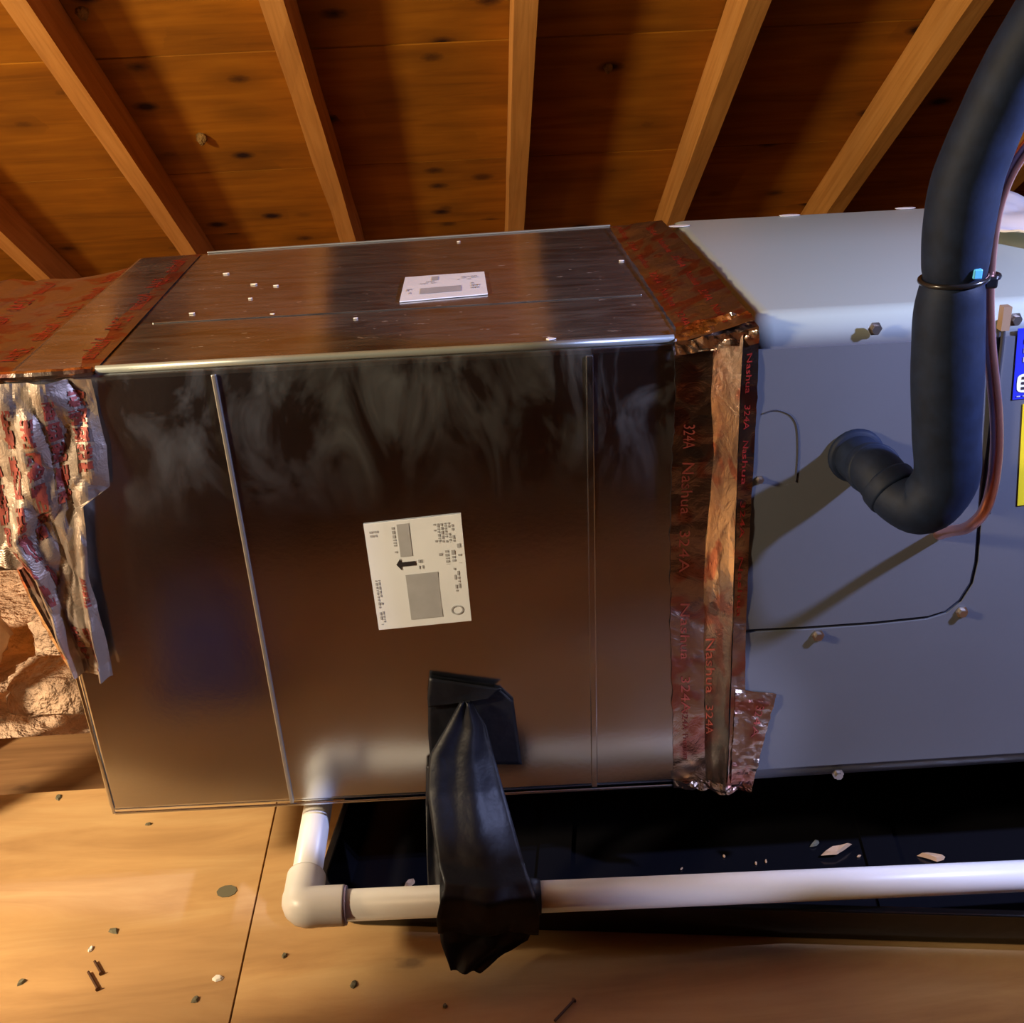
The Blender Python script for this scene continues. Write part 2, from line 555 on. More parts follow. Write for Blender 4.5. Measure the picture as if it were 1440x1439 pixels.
def along_slope_mesh(name, x0, x1, s0, s1, d0, d1, m, jit=0.0, parent=ceiling, grain='x'):
    """board on the slope; the object's X axis follows the grain"""
    c = roofp((x0 + x1) / 2, (s0 + s1) / 2, (d0 + d1) / 2)
    if grain == 'x':
        A, B = Vector((1, 0, 0)), SL; a0, a1, b0, b1 = x0, x1, s0, s1
    else:
        A, B = SL, Vector((1, 0, 0)); a0, a1, b0, b1 = s0, s1, x0, x1
    C = A.cross(B)
    sg = 1 if C.dot(NR) > 0 else -1
    C = NR * sg
    hl, hw, hd = (a1 - a0) / 2, (b1 - b0) / 2, (d1 - d0) / 2
    B = C.cross(A)
    n = 40 if jit else 1
    vs = []; fs = []
    for i in range(n + 1):
        x = -hl + 2 * hl * i / n
        for (yy, zz) in ((-1, -1), (1, -1), (1, 1), (-1, 1)):
            j = jit * noise.noise(Vector((x * 45 + x0 * 7, yy * 3, zz * 5))) if jit else 0
            j2 = jit * noise.noise(Vector((x * 38 + x0 * 9, yy * 4 + 9, zz))) if jit else 0
            vs.append((x, yy * hw + j, zz * hd + j2))
    for i in range(n):
        for k in range(4):
            a = i * 4 + k; b = i * 4 + (k + 1) % 4
            fs.append((a, b, b + 4, a + 4))
    fs.append((3, 2, 1, 0)); fs.append(tuple(n * 4 + k for k in range(4)))
    me = bpy.data.meshes.new(name); me.from_pydata(vs, [], fs); me.materials.append(m)
    o = bpy.data.objects.new(name, me); COL.objects.link(o); o.parent = parent
    R = Matrix((A, B, C)).transposed()
    o.matrix_local = Matrix.Translation(c) @ R.to_4x4()
    return o


# sheathing boards (edges across the slope read off the photograph)
edges = [-1.55, -1.05, -0.55, -0.05, 0.45, 0.95, 1.45, 2.07, 2.565, 2.92, 3.35, 3.75, 4.15]
for i, (a, b) in enumerate(zip(edges, edges[1:])):
    xs = [-3.2, -0.71 + 0.404 * (i % 2) * 0 - 1.22, 3.2] if i % 2 else [-3.2, 0.93 + 0.404, 3.2]
    for j, (xa, xb) in enumerate(zip(xs, xs[1:])):
        dz = 0.0008 * ((i * 7 + j * 3) % 4)
        along_slope_mesh('sheathing_board', xa + 0.0015, xb - 0.0015, a + 0.0015, b - 0.0015, DS + dz, DS + 0.016 + dz, M_SHEATH)
RX = [-1.123, -0.712, -0.302, 0.122, 0.527, 0.931, 1.335, 1.739, 2.143, 2.547, 2.95, -1.53, -1.93, -2.34, -2.74, -3.14]
for k, x in enumerate(RX):
    along_slope_mesh('rafter', x - 0.0205, x + 0.0205, -1.3, S_EAVE, DB, DS - 0.0005, M_RAFTER,
                     jit=0.0045 if abs(x + 0.302) < 0.01 else 0.0018, grain='s')
# the other slope, behind the camera
yr = -0.62
zr = CAMH + (DB - 0.5547 * yr) / 0.832
zr2 = CAMH + (DS - 0.5547 * yr) / 0.832
for k, x in enumerate(RX):
    mb = MB(); dy = 3.0; dz = dy * 0.6667
    mb.hexa([(x - .02, yr, zr), (x + .02, yr, zr), (x + .02, yr - dy, zr - dz), (x - .02, yr - dy, zr - dz),
             (x - .02, yr, zr2 - .005), (x + .02, yr, zr2 - .005), (x + .02, yr - dy, zr2 - dz - .005), (x - .02, yr - dy, zr2 - dz - .005)])
    mb.build('rafter', M_RAFTER, ceiling)
for i in range(6):
    a = i * 0.55; b = a + 0.545; c = 0.6667
    MB().hexa([(-3.2, yr - a, zr2 - a * c), (3.2, yr - a, zr2 - a * c), (3.2, yr - b, zr2 - b * c), (-3.2, yr - b, zr2 - b * c),
               (-3.2, yr - a, zr2 - a * c + .018), (3.2, yr - a, zr2 - a * c + .018), (3.2, yr - b, zr2 - b * c + .018), (-3.2, yr - b, zr2 - b * c + .018)]
              ).build('sheathing_board', M_SHEATH, ceiling)
MB().box((-3.2, yr - .02, zr - 0.02), (3.2, yr + .02, zr2 - 0.01)).build('ridge_board', M_RAFTER, ceiling)

# gable walls
for nm, x in (('wall_left', -3.2), ('wall_right', 3.2)):
    sd = -1 if x < 0 else 1
    poly = [(x, -3.7, 0), (x, 3.6, 0), (x, 3.6, 0.15), (x, yr, zr2), (x, -3.7, zr2 - 3.08 * .6667)]
    o = MB().prism(poly, (0.03 * sd, 0, 0)).build(nm, M_FARWOOD); o['kind'] = 'structure'
o = MB().box((-3.2, -3.74, -0.1), (3.2, -3.7, 0.9)).build('wall_back', M_FARWOOD); o['kind'] = 'structure'

# ------------------------------------------------------------------ the floor
floor = struct('floor')
SEAM = -0.303


def sheet(x0, x1, y0, y1, z=0.0, m=M_PLY, name='plywood_sheet'):
    o = MB().box((x0 + .0012, y0 + .0012, z - 0.018), (x1 - .0012, y1 - .0012, z)).build(name, m, floor, at=(x0, y0, z))
    return o


sheet(-1.525, SEAM, 0.12, 1.338)
sheet(SEAM, 2.135, 0.10, 2.1)
sheet(2.135, 3.2, 0.10, 2.1)
sheet(-3.2, -1.525, 0.12, 1.338)
MB().box((-3.2, -3.7, -0.16), (3.2, 0.09, -0.14)).build('lower_board', M_FARWOOD, floor)
sheet(-1.3, SEAM, 1.30, 1.52, -0.030, M_LOWPLY)
o = MB().box((-3.2, 1.3, -0.16), (3.2, 3.7, -0.14)).build('lower_board', M_FARWOOD, floor)

# ------------------------------------------------------------------ the duct
YD = 1.094
ZT = CAMH - 0.327
XL, XR = -0.452, 0.2555
ZBL, ZBR = CAMH - 0.855, CAMH - 0.866
YBL = onZ((170, 363), ZT).y; YBR = onZ((930, 312), ZT).y
duct = thing('sheet_metal_duct', 'long shiny sheet metal duct box with two white stickers beside the grey air handler', 'duct', (XL, YD, ZBL))
c = [(XL, YD, ZBL), (XR, YD, ZBR), (XR, YBR, ZBR), (XL, YBL, ZBL), (XL - .008, YD, ZT), (XR, YD, ZT), (XR, YBR, ZT), (XL - .008, YBL, ZT)]
b = MB().hexa(c)
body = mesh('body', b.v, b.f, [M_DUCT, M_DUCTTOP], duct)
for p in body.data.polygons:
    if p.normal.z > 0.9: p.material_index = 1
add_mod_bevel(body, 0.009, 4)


def strip(name, pts, wd, dp, f, m, parent, out=(0, -1, 0), label=None):
    a, b = f(pts[0]), f(pts[1])
    t = (b - a).normalized(); o_ = Vector(out); s = t.cross(o_).normalized() * wd / 2
    o = MB().hexa([a - s, a + s, b + s, b - s, a - s + o_ * dp, a + s + o_ * dp, b + s + o_ * dp, b - s + o_ * dp]).build(name, m, parent)
    add_mod_bevel(o, dp * 0.4, 2)
    if label: o['label'] = label
    return o


fD = lambda p: onY(p, YD)
fT = lambda p: onZ(p, ZT)
strip('standing_seam', [(300, 526), (411, 1128)], 0.0045, 0.0030, fD, M_SEAM, duct)
strip('standing_seam', [(829, 500), (836, 1106)], 0.007, 0.002, fD, M_DUCT, duct)
strip('crease', [(215, 455), (902, 415)], 0.004, 0.0012, fT, M_DUCTTOP, duct, out=(0, 0, 1))
strip('hem', [(162, 1143), (945, 1104)], 0.0035, 0.002, fD, M_DUCT, duct)
strip('hem', [(108, 950), (161, 1144)], 0.0035, 0.0015, fD, M_DUCT, duct)
strip('hem', [(292, 356), (858, 318)], 0.0045, 0.002, fT, M_RIM, duct, out=(0, 0, 1))


tube([(fD(p) + Vector((0, .0015, -.0018)), .0038) for p in ((134, 518), (400, 503), (700, 487), (948, 474))], 10).build('folded_rim', M_RIM, duct, smooth=True)  # pale rim added: highlight of the rounded fold put into its colour


# stickers on the duct
def quad_patch(px, f, out, off=0.0004, amp=0.0):
    """px: TL, TR, BR, BL"""
    return Patch([(0, f(px[0])), (1, f(px[3]))], [(0, f(px[1])), (1, f(px[2]))], out, amp=amp, sc=20, off=off)


def rects(patch, rs, name, m, parent, off=0.0004):
    vs = []; fs = []
    for (u0, v0, u1, v1) in rs:
        n = len(vs); vs += [(u0, v0), (u1, v0), (u1, v1), (u0, v1)]; fs.append((n, n + 1, n + 2, n + 3))
    return patch.decal(name, vs, fs, m, parent, off)


def scribble(u0, v0, u1, v1, rows, cols, vert, fill=0.7):
    """unreadable fine print: broken lines of short dashes"""
    rs = []
    for i in range(rows):
        k = 0
        x = 0
        while x < 1:
            wd = random.uniform(0.3, 1.0) / cols
            if random.random() < fill:
                t0 = (i + 0.2) / rows; t1 = (i + 0.75) / rows
                x1 = min(1, x + wd)
                if vert: rs.append((u0 + (u1 - u0) * t0, v0 + (v1 - v0) * x, u0 + (u1 - u0) * t1, v0 + (v1 - v0) * x1))
                else: rs.append((u0 + (u1 - u0) * x, v0 + (v1 - v0) * t0, u0 + (u1 - u0) * x1, v0 + (v1 - v0) * t1))
            x += wd + 0.25 / cols
    return rs


def oval(cu, cv, ru, rv, th, n=20):
    vs = []; fs = []
    for i in range(n):
        a = 2 * math.pi * i / n
        vs += [(cu + ru * math.cos(a), cv + rv * math.sin(a)), (cu + (ru - th) * math.cos(a), cv + (rv - th) * math.sin(a))]
    for i in range(n):
        j = (i + 1) % n; fs.append((2 * i, 2 * j, 2 * j + 1, 2 * i + 1))
    return vs, fs


sp = quad_patch([(511, 737), (648, 722), (663, 872), (533, 885)], fD, (0, -1, 0), off=0.0012, amp=0.0006)
st = sp.build('sticker', M_PAPER, duct, nu=10, nv=10, thick=0.0012, label='square white sticker with an arrow on the duct front')
rects(sp, [(0.335, 0.03, 0.46, 0.33), (0.36, 0.50, 0.70, 0.93)], 'print_block', M_PRINT, st, 0.0010)
rects(sp, scribble(.27, .05, .32, .3, 1, 6, True) + scribble(.05, .06, .14, .13, 2, 2, False) + scribble(.03, .52, .09, .95, 2, 12, True) +
      scribble(.70, .06, .92, .24, 6, 5, True, .8) + scribble(.72, .26, .98, .44, 4, 4, True, .7) + scribble(.86, .48, .93, .75, 2, 6, True, .8) + scribble(.51, .36, .56, .47, 2, 2, False),
      'fine_print', M_PRINT, st, 0.0010)
sp.decal('arrow', [(.28, .395), (.33, .34), (.33, .378), (.48, .378), (.48, .418), (.33, .418), (.33, .455)],
         [(0, 1, 2, 3, 4, 5, 6)], M_PRINTD, st, 0.0012)
ov, of = oval(.86, .88, .065, .045, .012)
sp.decal('round_mark', ov, of, M_PRINT, st, 0.0012)
sq = quad_patch([(570, 392), (681, 384), (686, 415), (562, 426)], fT, (0, 0, 1), off=0.0012, amp=0.0005)
st2 = sq.build('sticker', M_PAPER, duct, nu=10, nv=10, thick=0.0012, label='white sticker with grey print on the duct top')
rects(sq, [(0.22, 0.56, 0.70, 0.80), (.34, .08, .42, .26)], 'print_block', M_PRINT, st2, 0.0010)
rects(sq, scribble(.20, .28, .40, .40, 2, 5, False) + scribble(.66, .15, .92, .34, 3, 5, False) + scribble(.82, .45, .92, .75, 3, 2, False) + scribble(.05, .55, .12, .8, 2, 2, True),
      'fine_print', M_PRINT, st2, 0.0010)

# ------------------------------------------------------------------ the air handler
YU = 1.058
ZUT = CAMH - 0.300
ZUB = CAMH - 0.853
XUL, XUR = 0.257, 1.45
YUB = 1.575
unit = thing('air_handler', 'grey painted metal air handler cabinet at the right with a round hose outlet', 'air handler', (XUL, YU, ZUB))
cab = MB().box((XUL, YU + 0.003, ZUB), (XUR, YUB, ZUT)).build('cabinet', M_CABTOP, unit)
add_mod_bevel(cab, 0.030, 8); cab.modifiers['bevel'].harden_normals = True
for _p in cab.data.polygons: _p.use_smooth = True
fU = lambda p: onY(p, YU)
# front panels with a narrow dark gap between them
gap = [(1046, 888), (1130, 884), (1230, 877), (1305, 869), (1330, 861), (1350, 845), (1366, 820), (1373, 790), (1376, 750), (1384, 680), (1396, 580), (1404, 500), (1408, 452)]
gp = [fU(p) for p in gap]
ztop = ZUT - 0.0305


def inset(pts, d):
    out = []
    for i, p in enumerate(pts):
        a = pts[max(i - 1, 0)]; b = pts[min(i + 1, len(pts) - 1)]
        t = (b - a).normalized(); nn = Vector((-t.z, 0, t.x))
        out.append(p + nn * d)
    return out


g1 = inset(gp, 0.0022); g2 = inset(gp, -0.0022)
pa = [Vector((XUL + .001, YU, ztop))] + [Vector((XUL + .001, YU, g1[0].z))] + g1[1:-1] + [Vector((g1[-1].x, YU, ztop))]
pb = [Vector((XUL + .001, YU, ZUB + .0305)), Vector((XUR - .0305, YU, ZUB + .0305)), Vector((XUR - .0305, YU, ztop)), Vector((g2[-1].x, YU, ztop))] + g2[1:-1][::-1] + [Vector((XUL + .001, YU, g2[0].z))]
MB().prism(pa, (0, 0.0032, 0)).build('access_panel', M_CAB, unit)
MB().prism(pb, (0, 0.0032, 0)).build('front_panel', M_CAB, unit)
# pressed arch mark
arch = [(1072, 582), (1088, 577), (1104, 580), (1115, 588), (1121, 604), (1122, 640), (1119, 678)]
tube(smooth_path([(fU(p) - Vector((0, 0.0002, 0)), 0.0007) for p in arch], 4), 8).build('pressed_rib', M_GROOVE, unit, smooth=True)
tube([(p + Vector((0, 0.004, 0)), 0.0022) for p in gp], 6).build('gap_shadow_strip', M_GROOVE, unit)


def screw(px, parent=unit, r=0.0055, f=fU):
    p = f(px) - Vector((0, 0.0004, 0)); mb = MB()
    for (rr, d0, d1) in ((r * 1.25, 0, 0.0015), (r * 0.8, 0.0015, 0.006)):
        a = [p + Vector((rr * math.cos(k * math.pi / 3), -d0, rr * math.sin(k * math.pi / 3))) for k in range(6)]
        mb.prism(a, (0, d0 - d1, 0))
    return mb.build('screw', M_SCREW, parent)


for q in ((1230, 462), (1150, 893), (1352, 860), (1178, 1088), (1427, 449), (1068, 674)):
    screw(q, r=0.0035 if q[0] == 1068 else 0.0055)
# scuffs where paint is chipped at the top rear edge
vs = MB()
for q in ((955, 318), (1110, 303), (1273, 293)):
    p = onZ(q, ZUT + 0.0005)
    poly = [p + Vector((0.014 * math.cos(k * 0.7) * (1 + 0.4 * noise.noise(Vector((k, q[0], 0)))), 0.006 * math.sin(k * 0.7), 0)) for k in range(9)]
    vs.prism(poly, (0, 0, 0.0006))
o = vs.build('paint_chips', M_WHITECHIP, unit); o['kind'] = 'stuff'
# labels at the right border
bp = quad_patch([(1431, 462), (1530, 452), (1526, 552), (1423, 562)], fU, (0, -1, 0), off=0.0008)
lb = bp.build('blue_label', M_BLUE, unit, nu=2, nv=2, thick=0.0006, label='dark blue label with a white box at right')
wb, wf = [], []
for k in range(20):
    a = 2 * math.pi * k / 20
    su = math.copysign(abs(math.cos(a)) ** .4, math.cos(a)); sv = math.copysign(abs(math.sin(a)) ** .4, math.sin(a))
    wb.append((.36 + .32 * su, .77 + .14 * sv))
bp.decal('white_box', wb, [tuple(range(20))], M_PAPER, lb, 0.0008)
rects(bp, scribble(.10, .66, .62, .88, 3, 3, False, .9), 'fine_print', M_PRINTD, lb, 0.0012)
rects(bp, scribble(.10, .12, .9, .5, 3, 5, False, .6) + scribble(.05, .94, .6, .97, 1, 4, False, .9), 'pale_print', M_PRINT, lb, 0.0010)
yp = quad_patch([(1438, 568), (1520, 560), (1514, 702), (1430, 711)], fU, (0, -1, 0), off=0.0008)
yp.build('yellow_label', M_YELLOW, unit, nu=2, nv=2, thick=0.0006, label='plain yellow label below the blue one')
# hose grommet
gc = fU((1203, 640))
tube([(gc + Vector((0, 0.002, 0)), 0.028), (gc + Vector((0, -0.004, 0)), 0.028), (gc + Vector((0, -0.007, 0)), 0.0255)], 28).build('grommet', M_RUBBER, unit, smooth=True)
# red wire plug hanging at the panel edge
tp = fU((1410, 440))
MB().box((tp.x - .004, YU - .010, tp.z - .015), (tp.x + .004, YU, tp.z + .008)).build('plug', M_TAN, unit, label='small tan plug on a dark wire')
tube(smooth_path([(fU(p) - Vector((0, .004, 0)), 0.0022) for p in ((1409, 460), (1406, 490), (1401, 530), (1399, 570), (1394, 640), (1388, 720))], 4), 8).build('wire', M_GROOVE, unit, smooth=True)

# foil tape wrapping the joint (it belongs to the duct)
ft = thing('foil_tape_joint', 'wrinkled foil tape with red lettering over the joint between duct and air handler', 'tape', (XUL, YD, ZBR))
tt = Patch(*rails([(857, 321), (962, 481)], [(931, 311), (1000, 380), (1062, 452)], (lambda p: onZ(p, ZT + .001), lambda p: onZ(p, ZUT + .001))), (0, 0, 1), amp=0.0025, sc=16, seed=3, off=0.0008)
top_t = tt.build('top_strip', M_FOILTOP, ft, nu=16, nv=60, smooth=True, jag=0.02)
tape_text(tt, ['Nashua', '324A'], 0.12, 0.16, 0.02, 0.045, 0.95, M_INKDULL, top_t)
tape_text(tt, ['324A', 'Nashua'], 0.62, 0.16, 0.06, 0.045, 0.93, M_INKDULL, top_t)
# flat strip on the duct face
front_L = [(948, 484), (950, 560), (945, 640), (942, 760), (943, 900), (946, 1020), (947, 1103)]
front_M = [(1003, 482), (1000, 560), (1004, 640), (992, 760), (990, 900), (990, 1020), (995, 1103)]
edge_R = [(1046, 470), (1041, 560), (1038, 640), (1034, 760), (1030, 900), (1026, 1020), (1023, 1105)]
fs_ = Patch(*rails(front_L, front_M, (fD, fD)), (0, -1, 0), amp=0.0032, sc=14, seed=11, off=0.0012)
a_ = fs_.build('face_strip', M_FOIL, ft, nu=18, nv=130, jag=0.05)
tape_text(fs_, ['324A', 'Nashua'], 0.25, 0.42, 0.24, 0.034, 0.5, M_INK, a_)
tape_text(fs_, ['Nashua', '324A'], 0.28, 0.40, 0.60, 0.034, 0.80, M_INK, a_)
tape_text(fs_, ['324A  Premium'], 0.30, 0.26, 0.80, 0.020, 0.86, M_INK, a_)
fe = Patch(*rails(front_M, edge_R, (fD, fU)), (-0.55, -0.83, 0), amp=0.012, sc=13, seed=31, off=0.0015, stretch=(1, 1, 0.35))
b_ = fe.build('step_strip', M_FOIL, ft, nu=18, nv=130)
tape_text(fe, ['Nashua'], 0.10, 0.46, 0.66, 0.036, 0.70, M_INK, b_)
tape_text(fe, ['324A'], 0.10, 0.40, 0.79, 0.030, 0.85, M_INK, b_)
# a lower overlapping layer that starts at the torn line
# strip turned on to the cabinet front
cab_R = [(1067, 462), (1064, 560), (1060, 640), (1053, 760), (1048, 900), (1047, 1020), (1052, 1103)]
fc = Patch(*rails(edge_R, cab_R, (fU, fU)), (0, -1, 0), amp=0.0028, sc=15, seed=41, off=0.0008)
c_ = fc.build('cabinet_strip', M_FOIL, ft, nu=10, nv=110, jag=0.05)
tape_text(fc, ['Nashua', '324A'], 0.25, 0.5, 0.05, 0.034, 0.62, M_INKDULL, c_)
ff = Patch(*rails([(1034, 968), (1032, 1010), (1028, 1060), (1027, 1104)], [(1091, 974), (1082, 1010), (1068, 1060), (1056, 1104)], (fU, fU)), (0, -1, 0), amp=0.006, sc=24, seed=52, off=0.0025)
d_ = ff.build('torn_end', M_FOIL, ft, nu=14, nv=30, jag=0.04)
tape_text(ff, ['324A'], 0.55, 0.3, 0.15, 0.16, 0.4, M_INK, d_)
# bunched foil at the upper corner
ck = Patch([(0, onZ((950, 462), ZT + .002)), (.5, onY((948, 484), YD - .004)), (1, onY((950, 502), YD - .003))],
           [(0, onZ((1050, 440), ZUT + .001)), (.5, onY((1066, 462), YU - .006)), (1, onY((1066, 486), YU - .003))], (0, -0.7, 0.7), amp=0.011, sc=34, seed=61, off=0.002)
ck.build('bunched_corner', M_FOIL, ft, nu=44, nv=16)
# crumpled lip under the duct
lk = Patch(*rails([(946, 1092), (947, 1106)], [(1056, 1096), (1054, 1108)], (lambda p: onY(p, YD - .005), lambda p: onY(p, YU - .003))), (0, -0.8, -0.5), amp=0.012, sc=40, seed=71, off=0.002)
lk.build('bottom_lip', M_FOIL, ft, nu=40, nv=5)

# ------------------------------------------------------------------ foil wrapped transition at the left end of the duct
tr = thing('foil_wrapped_fitting', 'crumpled foil wrapped duct fitting at the left end of the metal duct', 'duct', (-0.5, 1.2, ZBL + .2))
zb_l = CAMH - 0.545
# top skin from the tape edge on the duct, running off to the left
tl = [onZ((283, 356), ZT + .002), onZ((132, 521), ZT + .002)]
lp = [(-0.95, 1.56), (-0.95, 1.115)]


def top_pt(u, v):
    """u 0 right..1 left, v 0 back..1 front"""
    r = tl[0].lerp(tl[1], v) - Vector((0, 0, .0016))
    l = Vector((-0.98, 1.56 + (1.112 - 1.56) * v, ZT - 0.035))
    p = r.lerp(l, u)
    if u > 0.10:
        k = (u - 0.10) / 0.9
        p.z -= 0.012 * k * (1 - v) + 0.010 * math.sin(k * 9) * (1 - v)
    return p


vs = []; fs = []; nu, nv = 90, 50
for j in range(nv + 1):
    for i in range(nu + 1):
        u = i / nu; v = j / nv
        p = top_pt(u, v)
        q = Vector((p.x, p.y * 0.6, 0))
        amp = 0.0015 + 0.016 * min(1, max(0, (u - 0.12) / 0.35))
        h = amp * (0.6 * crease(q, 9, 4) + 0.3 * crease(q, 24, 8)) + amp * 0.3 * noise.noise(q * 12)
        edge = min(1, (1 - v) * 8)
        vs.append(p + Vector((0, 0, 0.0006 + h * edge)))
for j in range(nv):
    for i in range(nu):
        k = j * (nu + 1) + i; fs.append((k, k + nu + 1, k + nu + 2, k + 1))
tsk = mesh('top_wrap', vs, fs, M_FOILTOP, tr, smooth=True)
# red lettering rows on the top wrap
for (u0, seedk) in ((0.02, 0), (0.16, 1), (0.30, 2), (0.44, 3)):
    tv = []; tf = []; v = 0.05
    words = ['Nashua', '324A']; k = seedk
    while v < 0.88:
        a, f_, wd = text_mesh(words[k % 2]); k += 1
        n = len(tv)
        for (x, y) in a:
            u_ = u0 + y * 0.05; v_ = min(1, v + x * 0.05)
            p = top_pt(u_, v_)
            q = Vector((p.x, p.y * 0.6, 0))
            amp = 0.0015 + 0.016 * min(1, max(0, (u_ - 0.12) / 0.35))
            h = amp * (0.6 * crease(q, 9, 4) + 0.3 * crease(q, 24, 8)) + amp * 0.3 * noise.noise(q * 12)
            tv.append(p + Vector((0, 0, 0.0014 + h * min(1, (1 - v_) * 8))))
        tf += [tuple(i + n for i in g) for g in f_]
        v += 0.05 * (wd + 1.0)
    mesh('lettering', tv, tf, M_INKDULL, tsk)['kind'] = 'stuff'
# front skin, torn and hanging over the duct end
pxL = [(-90, 536), (-90, 600), (-80, 690), (-60, 760), (-30, 790), (30, 800), (68, 870), (104, 940)]
pxR = [(131, 530), (140, 585), (152, 625), (156, 682), (124, 702), (130, 800), (147, 870), (163, 942)]
folds = lambda u, v: 0.016 * max(0, math.sin(u * 9.5 + v * 5.5 + 1.0)) ** 2 * min(1, 4 * (1 - u) + 0.3) * (0.5 + v * 0.5)
tf_ = Patch(*rails(pxL, pxR, (lambda p: onY(p, YD - .003), lambda p: onY(p, YD - .002))), (0, -1, 0), amp=0.022, sc=15, seed=83, off=0.003, stretch=(1.5, 1, 0.55), fold=folds)
torn = tf_.build('torn_front_wrap', M_FOILRED, tr, nu=60, nv=110)
# red bands of print running down the torn foil
for (u0, u1, va, vb) in ((.84, .93, .03, .34), (.70, .77, .05, .42), (.56, .64, .10, .60), (.44, .50, .06, .75), (.30, .37, .15, .8), (.84, .95, .72, .80), (.66, .80, .86, .97), (.42, .55, .86, .96)):
    n = 60; vs2 = []; fs2 = []
    for j in range(n + 1):
        v = va + (vb - va) * j / n
        w0 = 0.012 * noise.noise(Vector((v * 60, u0 * 9, 0))); w1 = 0.012 * noise.noise(Vector((v * 60, u1 * 9, 3)))
        for i in range(7):
            vs2.append((u0 + w0 + (u1 + w1 - u0 - w0) * i / 6, v))
    for j in range(n):
        for i in range(6):
            k = j * 7 + i
            if noise.noise(Vector((i * 0.9, j * 0.5, u0 * 10))) > -0.18 and (j % 13) > 1:
                fs2.append((k, k + 1, k + 8, k + 7))
    tf_.decal('red_print', vs2, fs2, M_INK, torn, 0.0012)
# flap edge wrapped around the corner
tube(smooth_path([(onY(p, YD - .006), r) for p, r in (((28, 799), .004), ((52, 846), .006), ((78, 893), .006), ((104, 938), .005), ((108, 952), .002))], 5), 10,
     wob=lambda p, th: 0.35 * noise.noise(p * 120 + Vector((th, 0, 0)))).build('rolled_edge', M_FOIL, tr)
# core fitting under the wrap
core = MB().box((-1.0, 1.115, zb_l), (XL - 0.012, 1.55, ZT - 0.055)).build('core', M_DUCT, tr)
# cream band along the front upper fold
tube(smooth_path([(p, 0.0045) for p in (onY((-70, 534), YD - .002), onY((0, 530), YD - .002), onY((60, 527), YD - .003), onY((130, 522), YD - .001))], 5), 8,
     wob=lambda p, th: 0.3 * noise.noise(p * 90)).build('folded_rim', M_FOIL, tr)
MB().box((-0.82, 1.2, -0.02), (-0.78, 1.24, zb_l)).build('support_leg', M_RAFTER, tr)
MB().box((-0.82, 1.46, -0.02), (-0.78, 1.50, zb_l)).build('support_leg', M_RAFTER, tr)

# ------------------------------------------------------------------ hose, copper tube, zip tie
YH = 0.945
hose = thing('insulated_refrigerant_hose', 'thick black foam insulated pipe bending up from the air handler outlet', 'pipe', fU((1203, 640)))
hp = [(gc + Vector((0, 0.0, 0)), .0235), (gc + Vector((.002, -.03, 0)), .0235), (onY((1232, 662), 1.000), .0240), (onY((1262, 698), 0.972), .0250), (onY((1298, 710), 0.952), .0275),
      (onY((1330, 672), 0.942), .0285), (onY((1331, 610), 0.938), .0290), (onY((1332, 540), 0.936), .0300), (onY((1334, 450), 0.934), .0290), (onY((1338, 412), 0.932), .0270),
      (onY((1341, 392), 0.932), .0245), (onY((1343, 372), 0.930), .0265), (onY((1348, 320), 0.928), .0280), (onY((1359, 258), 0.924), .0275), (onY((1376, 210), 0.918), .0265),
      (onY((1402, 150), 0.910), .0255), (onY((1440, 75), 0.900), .0250), (onY((1486, 0), 0.885), .025), (onY((1560, -110), 0.86), .025)]
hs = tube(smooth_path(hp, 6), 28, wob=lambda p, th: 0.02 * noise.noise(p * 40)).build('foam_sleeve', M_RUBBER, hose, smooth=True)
# lapped foam joints at the elbow
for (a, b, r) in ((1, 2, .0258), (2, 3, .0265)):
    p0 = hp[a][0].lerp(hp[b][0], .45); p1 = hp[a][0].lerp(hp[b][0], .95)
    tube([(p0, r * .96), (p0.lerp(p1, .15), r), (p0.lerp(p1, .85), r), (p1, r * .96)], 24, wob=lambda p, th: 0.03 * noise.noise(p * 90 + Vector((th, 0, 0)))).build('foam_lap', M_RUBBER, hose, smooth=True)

cp = [((1318, 752), 1.058), ((1335, 747), 1.02), ((1358, 742), .985), ((1380, 722), .965), ((1392, 690), .958), ((1399, 640), .955), ((1399, 585), .953), ((1394, 530), .951), ((1389, 480), .949),
      ((1387, 430), .946), ((1388, 385), .944), ((1393, 330), .941), ((1402, 285), .938), ((1417, 245), .934), ((1440, 209), .93), ((1475, 170), .925), ((1530, 120), .91)]
copper = thing('copper_tube', 'thin bare copper tube curving beside the black insulated pipe', 'pipe', onY((1318, 752), 1.058))
tube(smooth_path([(onY((p[0] + 2, p[1]), y), .0056) for p, y in cp], 6), 16).build('tube', M_COPPER, copper, smooth=True)

tie = thing('zip_tie', 'black zip tie binding the copper tube to the black insulated pipe', 'tie', onY((1344, 390), .932))
c0 = onY((1341, 392), .932); c1 = onY((1389, 388), .944)
loop = []
for k in range(41):
    a = 2 * math.pi * k / 40
    loop.append((c0 + Vector((0.0262 * math.cos(a), 0.0262 * math.sin(a), 0.0022 * math.cos(a))), .0024))
tube(loop, 8, caps=False).build('band', M_TIE, tie, smooth=True)
loop = []
for k in range(25):
    a = 2 * math.pi * k / 24
    loop.append((c1 + Vector((0.0085 * math.cos(a), 0.0085 * math.sin(a), 0)), .0028))
tube(loop, 8, caps=False).build('small_loop', M_TIE, tie, smooth=True)
h0 = onY((1392, 396), .932)
o = MB().box((h0.x - .007, h0.y - .006, h0.z - .005), (h0.x + .005, h0.y + .004, h0.z + .005)).build('head', M_TIE, tie); add_mod_bevel(o, .002)
h0 = onY((1373, 385), .905)
